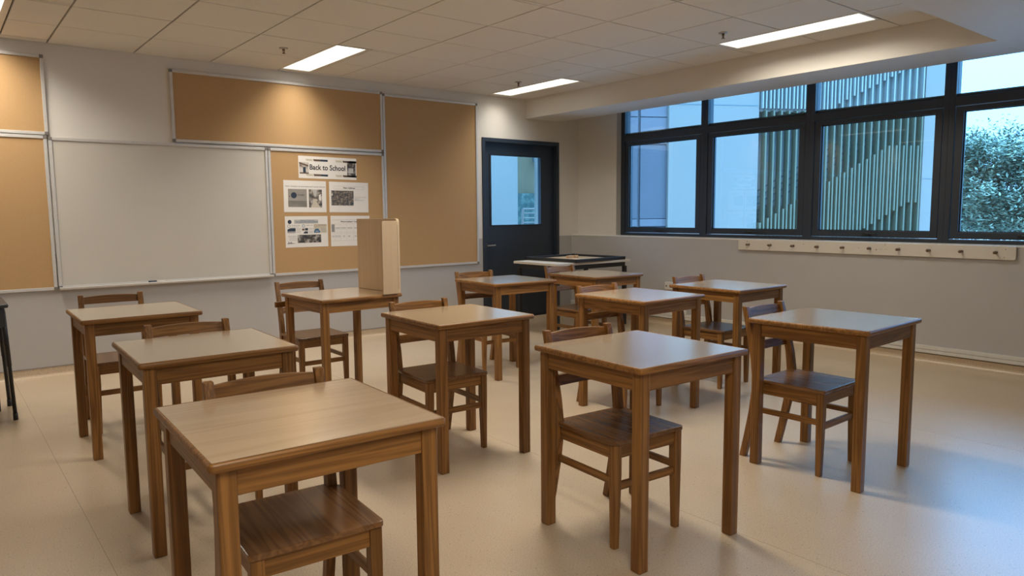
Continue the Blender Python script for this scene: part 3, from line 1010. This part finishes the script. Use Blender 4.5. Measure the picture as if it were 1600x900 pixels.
DESKS = {
    1: (0.431, 1.582, -2.17, 'wooden desk nearest the camera, cut off at the bottom left of the picture'),
    2: (0.555, 2.856, -1.80, 'wooden desk on the left, second in its row from the camera'),
    3: (0.574, 4.253, -0.90, 'wooden desk farthest left, in front of the whiteboard'),
    4: (1.875, 4.236, 2.54, 'wooden desk with the upright wooden study screen standing on it'),
    5: (1.867, 2.892, -1.44, 'wooden desk with a warm glare on its top, in front of the screen desk'),
    6: (3.298, 4.295, -2.65, 'wooden desk standing just in front of the dark door'),
    7: (1.857, 1.610, -2.47, 'large looking wooden desk at front centre with blue window glare on its top'),
    8: (3.287, 2.832, 0.42, 'wooden desk in the middle row right behind the front centre desk, with a blue sheen'),
    9: (4.222, 2.807, 0.64, 'wooden desk under the window nearest the window wall, in the back row'),
    10: (3.193, 1.465, 1.84, 'wooden desk farthest right, in front of the window wall'),
    11: (4.232, 4.177, -0.13, 'pale wooden desk directly in front of the white side table'),
}
proto = make_desk()
for k, (x, y, a, lab) in DESKS.items():
    if k == 1:
        proto.location = (x, y, 0)
        proto.rotation_euler = (0, 0, math.radians(a))
        proto['label'] = lab
        desk = proto
    else:
        desk = dup(proto, (x, y, 0), math.radians(a), lab)
    if k == 4:
        wbox('side_ledge', (-0.035, 0.150, 0.605, 0.625, 0.652, 0.690), desk, 0.002, label='short pale wooden ledge sticking out behind the leg')
    
# ------------------------------------------------------------------ chairs
def make_chair():
    t = thing('school_chair', '', 'chair', group='wooden school chairs')
    # local frame: origin on the floor under the middle of the seat front edge, y towards the back
    hw = 0.1875
    bm = NB()
    r = 0.014
    pts = []
    for (cx, cy, a0) in ((hw - r, r, 270), (hw - 0.004, 0.372 - 0.004, 0), (-hw + 0.004, 0.372 - 0.004, 90), (-hw + r, r, 180)):
        rr = r if cy < 0.1 else 0.004
        for s in range(4):
            a = math.radians(a0 + 30 * s)
            pts.append((cx + rr * math.cos(a), cy + rr * math.sin(a)))
    # notch the back corners round the posts
    nt_ = []
    for (u, v) in pts:
        nt_.append((u, v))
    front = [q for q in nt_ if q[1] < 0.1]
    fr = [q for q in front if q[0] > 0]
    fl_ = [q for q in front if q[0] < 0]
    outline = fr + [(hw, 0.342), (hw - 0.036, 0.342), (hw - 0.036, 0.372), (-hw + 0.036, 0.372), (-hw + 0.036, 0.342), (-hw, 0.342)] + fl_
    poly_prism(bm, outline, 'z', 0.409, 0.427)
    obj('seat', bm, SEATWOOD, t, bevel=0.004)
    for s in (-1, 1):
        xo, xi, xb = s * (hw - 0.006), s * (hw - 0.042), s * (hw - 0.034)
        bm = NB()
        a0, a1 = sorted((xo, xi))
        b0, b1 = sorted((s * (hw - 0.008), xb))
        loft(bm, [[(b0, 0.010, 0), (b1, 0.010, 0), (b1, 0.036, 0), (b0, 0.036, 0)],
                  [(a0, 0.006, 0.30), (a1, 0.006, 0.30), (a1, 0.042, 0.30), (a0, 0.042, 0.30)],
                  [(a0, 0.006, 0.409), (a1, 0.006, 0.409), (a1, 0.042, 0.409), (a0, 0.042, 0.409)]])
        obj('leg', bm, WOOD['z'], t, bevel=0.003)
        # back post: foot raked back, upright at the seat, top raked back again
        prof = [(0.0, 0.418, 0.452), (0.12, 0.390, 0.427), (0.25, 0.362, 0.403), (0.36, 0.345, 0.390), (0.43, 0.345, 0.389),
                (0.52, 0.358, 0.399), (0.62, 0.382, 0.418), (0.71, 0.407, 0.438), (0.792, 0.430, 0.456)]
        p0, p1 = sorted((s * (hw - 0.003), s * (hw - 0.033)))
        bm = NB()
        loft(bm, [[(p0, ya, z), (p1, ya, z), (p1, yb, z), (p0, yb, z)] for z, ya, yb in prof])
        bmesh.ops.recalc_face_normals(bm, faces=bm.faces)
        obj('back_post', bm, WOOD['z'], t, bevel=0.003)
        e0, e1 = sorted((s * (hw - 0.013), s * (hw - 0.031)))
        wbox('side_rail', (e0, e1, 0.042, 0.350, 0.352, 0.409), t, 0.0015)
        wbox('stretcher', (e0, e1, 0.040, 0.372, 0.250, 0.277), t, 0.002)
    wbox('front_rail', (-hw + 0.042, hw - 0.042, 0.012, 0.030, 0.355, 0.409), t, 0.0015)
    wbox('rear_rail', (-hw + 0.033, hw - 0.033, 0.352, 0.370, 0.355, 0.409), t, 0.0015)
    wbox('stretcher', (-hw + 0.040, hw - 0.040, 0.014, 0.032, 0.228, 0.258), t, 0.002)
    # two back slats, the upper one crowned along its top
    def yc(z):
        return 0.360 + (z - 0.43) * 0.235
    for (z0, z1, crown, nm) in ((0.733, 0.776, 0.008, 'top_rail'), (0.560, 0.604, 0.0, 'back_slat')):
        bm = NB()
        rings = []
        for i in range(9):
            u = -1 + 2 * i / 8
            x = u * (hw - 0.032)
            zt = z1 + crown * (1 - u * u)
            bow = 0.010 * (1 - u * u)
            rings.append([(x, yc(z0) + bow, z0), (x, yc(zt) + bow, zt), (x, yc(zt) + bow + 0.018, zt), (x, yc(z0) + bow + 0.018, z0)])
        loft(bm, rings)
        bmesh.ops.recalc_face_normals(bm, faces=bm.faces)
        obj(nm, bm, WOOD['x'], t, bevel=0.002)
    return t

CHAIRS = {
    1: (0.756, 1.766, -3.7, 'wooden chair tucked under the desk nearest the camera'),
    2: (0.896, 3.117, -2.1, 'wooden chair behind the second desk of the left row, only its top rail clear'),
    3: (0.873, 4.767, -1.1, 'wooden chair behind the farthest left desk, below the whiteboard'),
    4: (2.133, 4.775, -0.9, 'wooden chair behind the desk with the study screen'),
    5: (2.133, 3.111, -4.0, 'wooden chair tucked under the middle desk with the warm glare'),
    6: (3.583, 4.584, -4.5, 'wooden chair behind the desk in front of the dark door'),
    7: (2.130, 1.797, -4.2, 'wooden chair tucked under the front centre desk'),
    8: (3.537, 3.041, -1.2, 'wooden chair behind the desk that follows the front centre desk'),
    9: (4.558, 3.047, 0.2, 'wooden chair behind the back row desk nearest the window wall, blue sheen on its seat'),
    10: (3.449, 1.699, 0.8, 'wooden chair tucked under the farthest right desk, dark shiny seat'),
    11: (4.575, 4.530, 1.5, 'wooden chair between the pale back desk and the white side table'),
}
pc = make_chair()
for k, (x, y, a, lab) in CHAIRS.items():
    if k == 1:
        pc.location = (x, y, 0)
        pc.rotation_euler = (0, 0, math.radians(a))
        pc['label'] = lab
    else:
        dup(pc, (x, y, 0), math.radians(a), lab)

# ------------------------------------------------------------------ study screen on the desk
sc_ = thing('study_screen', 'upright folded wooden study screen standing on a desk', 'screen', (2.440, 4.262, TH + 0.0005), math.radians(2.54))
bm = NB()
pts = [(0.0, 0.0), (0.535, 0.0), (0.535, 0.500)]
for i in range(5):
    a = math.radians(90 + 22.5 * i)
    pts.append((0.025 + 0.025 * math.cos(a), 0.478 + 0.025 * math.sin(a)))
poly_prism(bm, pts, 'x', 0.0, 0.020)
obj('side_panel', bm, PALEWOOD, sc_, bevel=0.002)
bm = NB()
pts = [(-0.122, 0.0), (-0.003, 0.0), (-0.003, 0.487)]
for i in range(5):
    a = math.radians(90 + 22.5 * i)
    pts.append((-0.100 + 0.022 * math.cos(a), 0.465 + 0.022 * math.sin(a)))
poly_prism(bm, pts, 'y', -0.012, 0.004)
obj('front_panel', bm, PALEWOOD, sc_, bevel=0.002)
bm = NB()
tube(bm, (-0.0015, -0.006, 0.03), (-0.0015, -0.006, 0.46), 0.0035, seg=8)
obj('hinge', bm, PEGWOOD, sc_)

# ------------------------------------------------------------------ white side table, game board, wood blocks
st = thing('side_table', 'white topped side table on black metal legs by the door', 'table', (5.075, 5.565, 0))
bobj('tabletop', (0, 1.135, 0, 0.72, 0.722, 0.748), WHITETOP, st, bevel=0.003)
bm = NB()
bobj('frame_rail', (0.06, 1.075, 0.03, 0.06, 0.672, 0.722), BLACKMETAL, st)
bobj('frame_rail', (0.06, 1.075, 0.66, 0.69, 0.672, 0.722), BLACKMETAL, st)
bobj('frame_rail', (0.03, 0.06, 0.06, 0.66, 0.672, 0.722), BLACKMETAL, st)
bobj('frame_rail', (1.075, 1.105, 0.06, 0.66, 0.672, 0.722), BLACKMETAL, st)
bm.free()
for (x, y) in ((0.03, 0.03), (1.065, 0.03), (0.03, 0.65), (1.065, 0.65)):
    bobj('leg', (x, x + 0.04, y, y + 0.04, 0, 0.722 if False else 0.672), BLACKMETAL, st, bevel=0.002)
gb = thing('game_board', 'square black rimmed wooden game board lying on the white side table', 'game board', (5.705, 5.955, 0.7485), math.radians(3))
h = 0.405
bobj('bed', (-h + 0.03, h - 0.03, -h + 0.03, h - 0.03, 0.0, 0.012), TRAYBED, gb)
for (a, b, c, d) in ((-h, h, -h, -h + 0.03), (-h, h, h - 0.03, h), (-h, -h + 0.03, -h + 0.03, h - 0.03), (h - 0.03, h, -h + 0.03, h - 0.03)):
    bobj('rim', (a, b, c, d, 0.0, 0.036), BLACKPL, gb, bevel=0.003)
for (x, y) in ((-1, -1), (1, -1), (-1, 1), (1, 1)):
    obj('corner_pocket', lathe(NB(), [(0.026, 0), (0.026, 0.0008)], (x * (h - 0.062), y * (h - 0.062), 0.012), seg=20), BLACKPL, gb)
for i, (dx, dy, a) in enumerate(((-0.055, 0.0, 6), (0.0, 0.012, -4), (0.055, 0.004, 3))):
    q = bobj('wooden_block', (-0.026, 0.026, -0.018, 0.018, 0, 0.030), BLOCKWOOD, None, bevel=0.002, recentre=False)
    q.location = (5.76 + dx, 6.05 + dy, 0.761)
    q.rotation_euler = (0, 0, math.radians(a))
    tag(q, ('left', 'middle', 'right')[i] + ' one of the three small raw wood blocks on the game board', 'block', 'wood blocks on the game board')

# ------------------------------------------------------------------ dark desk at the left edge
bd = thing('folding_table', 'dark plastic topped table on thin black legs at the left edge', 'table', (-0.40, 5.46, 0))
bobj('tabletop', (0, 0.755, 0, 0.50, 0.720, 0.746), NAVYTOP, bd, bevel=0.010, seg=3)
bobj('storage_tray', (0.015, 0.735, 0.012, 0.488, 0.600, 0.720), NAVYTOP, bd, bevel=0.006)
for (x, y) in ((0.725, 0.030), (0.725, 0.470), (0.03, 0.030), (0.03, 0.470)):
    bm = NB()
    sx = 1 if x > 0.3 else -1
    tube(bm, (x + sx * 0.022, y, 0.030), (x, y, 0.715), 0.0115)
    tube(bm, (x + sx * 0.0225, y, 0.0), (x + sx * 0.0218, y, 0.045), 0.0145, 0.0135)
    tube(bm, (x + sx * 0.0115, y, 0.35), (x, y, 0.70), 0.0135)
    obj('leg', bm, BLACKMETAL, bd, smooth=True)
bm = NB()
box(bm, 0.645, 0.69, 0.33, 0.375, 0, 0.60)
obj('leg', bm, BLACKMETAL, bd, bevel=0.004, label='thick square black leg')

# ------------------------------------------------------------------ peg rail under the windows
pr = thing('peg_rail', 'long cream painted peg rail with ten brown pegs below the window', 'peg rail', (XB, 3.11, 0.942))
bm = NB()
hl, hz, r = 1.222, 0.053, 0.012
pts = []
for (cx, cz, a0) in ((hl - r, -hz + r, 270), (hl - r, hz - r, 0), (-hl + r, hz - r, 90), (-hl + r, -hz + r, 180)):
    for s in range(4):
        a = math.radians(a0 + 30 * s)
        pts.append((cx + r * math.cos(a), cz + r * math.sin(a)))
poly_prism(bm, pts, 'x', -0.024, -0.0005)
obj('rail_board', bm, PEGBOARD, pr, bevel=0.002)
for i in range(10):
    y = 4.206 - 0.2428 * i - 3.11
    bm = NB()
    lathe(bm, [(0.0065, 0), (0.0065, 0.022), (0.011, 0.030), (0.0125, 0.038), (0.010, 0.046), (0.004, 0.049)], (-0.024, y, 0.003), (-1, 0, 0), 14)
    peg = obj('peg', bm, PEGWOOD, pr, smooth=True)
    bm = NB()
    lathe(bm, [(0.014, 0), (0.013, 0.003)], (-0.024, y, 0.003), (-1, 0, 0), 16)
    obj('washer', bm, CHROME, peg)
for (y, z) in ((4.224, 0.976), (4.228, 0.913), (3.094, 0.946), (1.958, 0.972), (1.965, 0.908), (3.62, 0.966)):
    obj('screw', lathe(NB(), [(0.0035, 0), (0.003, 0.001)], (-0.0242, y - 3.11, z - 0.942), (-1, 0, 0), 8), SCREW, pr)
for (a, b, c, d) in ((2.93, 2.945, 0.929, 0.942), (2.885, 2.915, 0.940, 0.9425), (2.845, 2.86, 0.940, 0.9425), (2.86, 2.868, 0.972, 0.985), (3.225, 3.238, 0.985, 0.988), (3.60, 3.61, 0.984, 0.987)):
    bobj('scuff_mark', (-0.0245, -0.0238, a - 3.11, b - 3.11, c - 0.942, d - 0.942), SCUFF, pr)

# ------------------------------------------------------------------ trunking and socket on the window wall
tk = thing('cable_trunking', 'pale two channel cable trunking along the foot of the window wall', 'trunking', (XB, 1.8, 0.082))
bobj('channel', (-0.020, -0.0005, -4.9, 5.02, 0.0, 0.064), WHITEPL, tk)
bobj('cover', (-0.026, -0.020, -4.9, 5.02, 0.003, 0.029), WHITEPL, tk, bevel=0.001)
bobj('cover', (-0.026, -0.020, -4.9, 5.02, 0.034, 0.063), WHITEPL, tk, bevel=0.001)
sk = thing('socket_outlet', 'white wall socket box with a short upright duct below it, behind the back row desk', 'socket', (XB, 5.11, 0.45))
bobj('box', (-0.045, -0.0005, -0.15, 0.15, -0.044, 0.044), WHITEPL, sk, bevel=0.004)
bobj('face_plate', (-0.050, -0.045, -0.14, 0.14, -0.038, 0.038), WHITEPL, sk, bevel=0.002)
for y in (-0.10, -0.03, 0.06, 0.12):
    bobj('slot', (-0.0515, -0.050, y - 0.008, y + 0.008, -0.008, 0.008), SCREW, sk)
bobj('duct', (-0.030, -0.0005, -0.14, -0.05, -0.302, -0.044), WHITEPL, sk, bevel=0.002)

# ------------------------------------------------------------------ the building across the yard
bl = thing('building', 'pale blue building across the yard with vertical green fins over its stair', 'building', (0, 0, -4.0), math.radians(-29))
H0, H1 = 0.0, 14.0      # local z (ground at world -4)
def zz(z):
    return z + 4.0
bobj('facade_wall', (6.444, 8.66, 16.0, 19.0, 0, 15), FACADE, bl)
bobj('facade_wall', (13.03, 13.80, 16.02, 19.0, 0, 15), FACADE, bl)
bobj('facade_joint', (6.50, 8.62, 15.992, 16.0, zz(3.72), zz(3.735)), FACADEJOINT, bl)
bobj('facade_joint', (13.05, 13.78, 16.012, 16.02, zz(2.03), zz(2.042)), FACADEJOINT, bl)
bobj('recess_wall', (0.5, 6.444, 16.15, 19.0, 0, 15), SHADEPANEL, bl)
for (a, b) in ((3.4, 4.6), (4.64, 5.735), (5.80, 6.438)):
    for (z0, z1, m) in ((zz(-1.4), zz(0.92), SHADEPANEL), (zz(0.945), zz(1.11), SHADEPANEL2), (zz(1.125), zz(2.80), SHADEPANEL), (zz(2.84), zz(3.43), SHADEPANEL2), (zz(3.45), zz(5.4), SHADEPANEL2)):
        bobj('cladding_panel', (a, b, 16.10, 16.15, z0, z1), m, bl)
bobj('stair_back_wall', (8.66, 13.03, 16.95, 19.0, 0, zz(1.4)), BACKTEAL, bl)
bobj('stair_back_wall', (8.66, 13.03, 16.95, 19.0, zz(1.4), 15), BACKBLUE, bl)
# fins: a full set, and a second set between them that steps with the stair behind
for k in range(22):
    tt = 12.93 - 0.1955 * k
    if tt < 8.69:
        break
    bobj('fin', (tt - 0.019, tt + 0.019, 15.95, 16.14, zz(-3.9), zz(3.62)), FINGREEN, bl)
    bobj('upper_fin', (tt - 0.017, tt + 0.017, 15.96, 16.12, zz(3.66), zz(9.0)), FINPALE, bl)
    ts = tt - 0.098
    if ts < 8.69:
        continue
    zt = min(2.83, 1.192 + 0.548 * (ts - 9.072))
    zb = -3.9 if ts < 11.40 else min(1.455, 0.82 + 0.54 * (ts - 11.435))
    bobj('stair_fin', (ts - 0.019, ts + 0.019, 15.93, 16.11, zz(zb), zz(zt)), FINGREEN, bl)
    ub = 3.66 if ts < 10.6 else 4.208 + 0.475 * (ts - 11.533)
    bobj('upper_fin', (ts - 0.017, ts + 0.017, 15.94, 16.10, zz(max(3.66, ub)), zz(9.0)), FINPALE, bl)
bobj('floor_band', (8.66, 13.03, 16.10, 16.95, zz(3.60), zz(3.70)), FACADE, bl)
# panels close behind the dense fins, and openings that show lighter between the wide ones
bm = NB()
poly_prism(bm, [(8.66, zz(-3.9)), (13.03, zz(-3.9)), (13.03, zz(2.76)), (12.1, zz(2.72)), (8.66, zz(0.84))], 'y', 16.22, 16.30)
obj('stair_balustrade', bm, BACKTEAL, bl)
bobj('upper_screen', (8.66, 13.03, 16.22, 16.30, zz(3.70), zz(9.0)), BACKPALE, bl)
bm = NB()
for i in range(4):
    z = 1.15 + 0.16 * i
    tube(bm, (8.7, 16.5, zz(z)), (12.2, 16.5, zz(z + 1.92)), 0.018, seg=6)
obj('stair_rail', bm, RAILDARK, bl)
for (a, z0, z1) in ((8.98, 1.9, 2.9), (9.18, 1.75, 2.7), (9.38, 1.7, 2.5), (9.575, 1.65, 2.35), (9.77, 1.7, 2.25), (10.55, 1.95, 2.4)):
    bobj('stair_opening', (a - 0.06, a + 0.06, 16.93, 16.95, zz(z0), zz(z1)), FACADE, bl)

# ------------------------------------------------------------------ terrace outside the door
tf = struct('terrace')
bobj('terrace_slab', (4.0, 12.0, YA + 0.26, 13.0, -0.25, -0.05), DECKGREY, tf)
ob = thing('terrace_wall', 'pale blue outside wall seen through the door window', 'wall', (0, 0, 0))
bobj('white_wall', (6.4, 7.775, 9.5, 9.7, -0.05, 3.2), FACADE, ob)
ob2 = thing('green_wall', 'teal upper wall above a dark planted band seen through the door window', 'wall', (0, 0, 0))
bobj('upper_wall', (8.2, 11.2, 11.0, 11.2, 1.66, 3.6), plain('teal_wall', (0.135, 0.09, 0.044), 0.8, noise=0.12, scale=5), ob2)
bobj('planted_band', (8.2, 11.2, 10.96, 11.2, -0.05, 1.66), print_mat('dark_plants', ((0.02, 0.04, 0.03), (0.035, 0.06, 0.045), (0.09, 0.12, 0.09)), 9, 5), ob2)
bm = NB()
tube(bm, (9.35, 10.93, 2.45), (9.35, 10.93, 2.30), 0.02)
tube(bm, (9.35, 10.93, 2.30), (9.48, 10.93, 2.22), 0.02)
obj('down_pipe', bm, RAILDARK, ob2)
RAILSTEEL = plain('dull_rail_steel', (0.211, 0.152, 0.118), 0.4, metal=0.3)
rl = thing('steel_railing', 'stainless steel railing seen low in the door window', 'railing', (7.80, 9.9, -0.05))
obj('post', tube(NB(), (0.36, 0, 0), (0.42, 0, 1.40), 0.02), RAILSTEEL, rl)
obj('post', tube(NB(), (1.50, 0, 0), (1.50, 0, 1.40), 0.02), RAILSTEEL, rl)
for z in (0.99, 1.075, 1.16, 1.24, 1.325, 1.40):
    obj('bar', tube(NB(), (0.36 + 0.043 * z, 0, z), (1.50, 0, z), 0.013 if z < 1.4 else 0.016, seg=8), RAILSTEEL, rl)
cp = thing('terrace_canopy', 'dark flat canopy edge outside the top of the door window', 'canopy', (0, 0, 0))
bobj('canopy_slab', (5.0, 8.0, YA + 0.45, 8.1, 2.09, 2.16), FRAMEDARK, cp)
bobj('canopy_post', (5.30, 5.36, 7.6, 7.66, -0.05, 2.09), FRAMEDARK, cp)
ps = thing('terrace_post', 'light brown post at the right edge of the door window', 'post', (0, 0, 0))
bobj('post_shaft', (6.172, 6.30, 7.12, 7.2, -0.05, 2.6), plain('brown_render', (0.36, 0.30, 0.24), 0.7), ps)

# ------------------------------------------------------------------ trees and ground
gnd = bobj('ground', (-40, 80, -60, 90, -4.3, -4.0), BOUNCEGROUND)
gnd['kind'] = 'structure'
gnd.name = 'ground'
def tree(name, label, cx, cy, cz, rad, leaves, mat, seed, trunk_h=-4.0, holes=()):
    rnd = random.Random(seed)
    t = thing(name, label, 'tree', (cx, cy, trunk_h))
    base = Vector((0, 0, 0))
    top = Vector((0.1, 0.0, cz - trunk_h + 0.1 * rad[2]))
    bm = NB()
    loft(bm, [[Vector((0.16 * (1 - 0.6 * s) * math.cos(a * PI / 4), 0.16 * (1 - 0.6 * s) * math.sin(a * PI / 4), 0)) + base.lerp(top, s) + Vector((0.12 * math.sin(3 * s), 0.1 * math.sin(4 * s + 1), 0)) for a in range(8)] for s in (0, 0.25, 0.5, 0.75, 1.0)])
    obj('trunk', bm, BARK, t, recentre=False)
    clumps = []
    bmb = NB()
    for i in range(110):
        while True:
            v = Vector((rnd.uniform(-1, 1), rnd.uniform(-1, 1), rnd.uniform(-1, 1)))
            if 0.30 < v.length < 1.0:
                break
        c = Vector((v.x * rad[0], v.y * rad[1], v.z * rad[2] + cz - trunk_h))
        clumps.append((c, rnd.uniform(0.16, 0.30) * min(rad)))
        if i % 3 == 0:
            s = base.lerp(top, rnd.uniform(0.45, 1.0))
            tube(bmb, s, c, 0.045, 0.012, seg=6)
    obj('branch', bmb, BARK, t, recentre=False)
    me = bpy.data.meshes.new('foliage')
    V, F = [], []
    for i in range(leaves):
        c, r = clumps[rnd.randrange(len(clumps))]
        d = Vector((rnd.gauss(0, 1), rnd.gauss(0, 1), rnd.gauss(0, 0.7)))
        p = c + d * r * 0.55
        L = rnd.uniform(0.075, 0.125)
        a = Vector((rnd.uniform(-1, 1), rnd.uniform(-1, 1), rnd.uniform(-0.6, 0.3))).normalized()
        b = a.cross(Vector((rnd.uniform(-0.5, 0.5), rnd.uniform(-0.5, 0.5), 1))).normalized()
        n = a.cross(b) * 0.12 * L
        k = len(V)
        V += [p - a * L, p + b * L * 0.42 + n, p + a * L, p - b * L * 0.42 + n]
        F.append((k, k + 1, k + 2, k + 3))
    me.from_pydata([tuple(v) for v in V], [], F)
    me.materials.append(mat)
    o = bpy.data.objects.new('foliage', me)
    COL.objects.link(o)
    o.parent = t
    o['kind'] = 'stuff'
    return t
tree('leafy_tree', 'big rounded green tree outside the right hand window', 34.2, 10.75, 2.3, (2.6, 2.6, 2.5), 44000, LEAF, 3)
tree('leafy_tree', 'green tree with a lower crown at the right edge of the right hand window', 35.6, 4.9, 1.6, (2.3, 2.3, 2.2), 24000, LEAF, 5)
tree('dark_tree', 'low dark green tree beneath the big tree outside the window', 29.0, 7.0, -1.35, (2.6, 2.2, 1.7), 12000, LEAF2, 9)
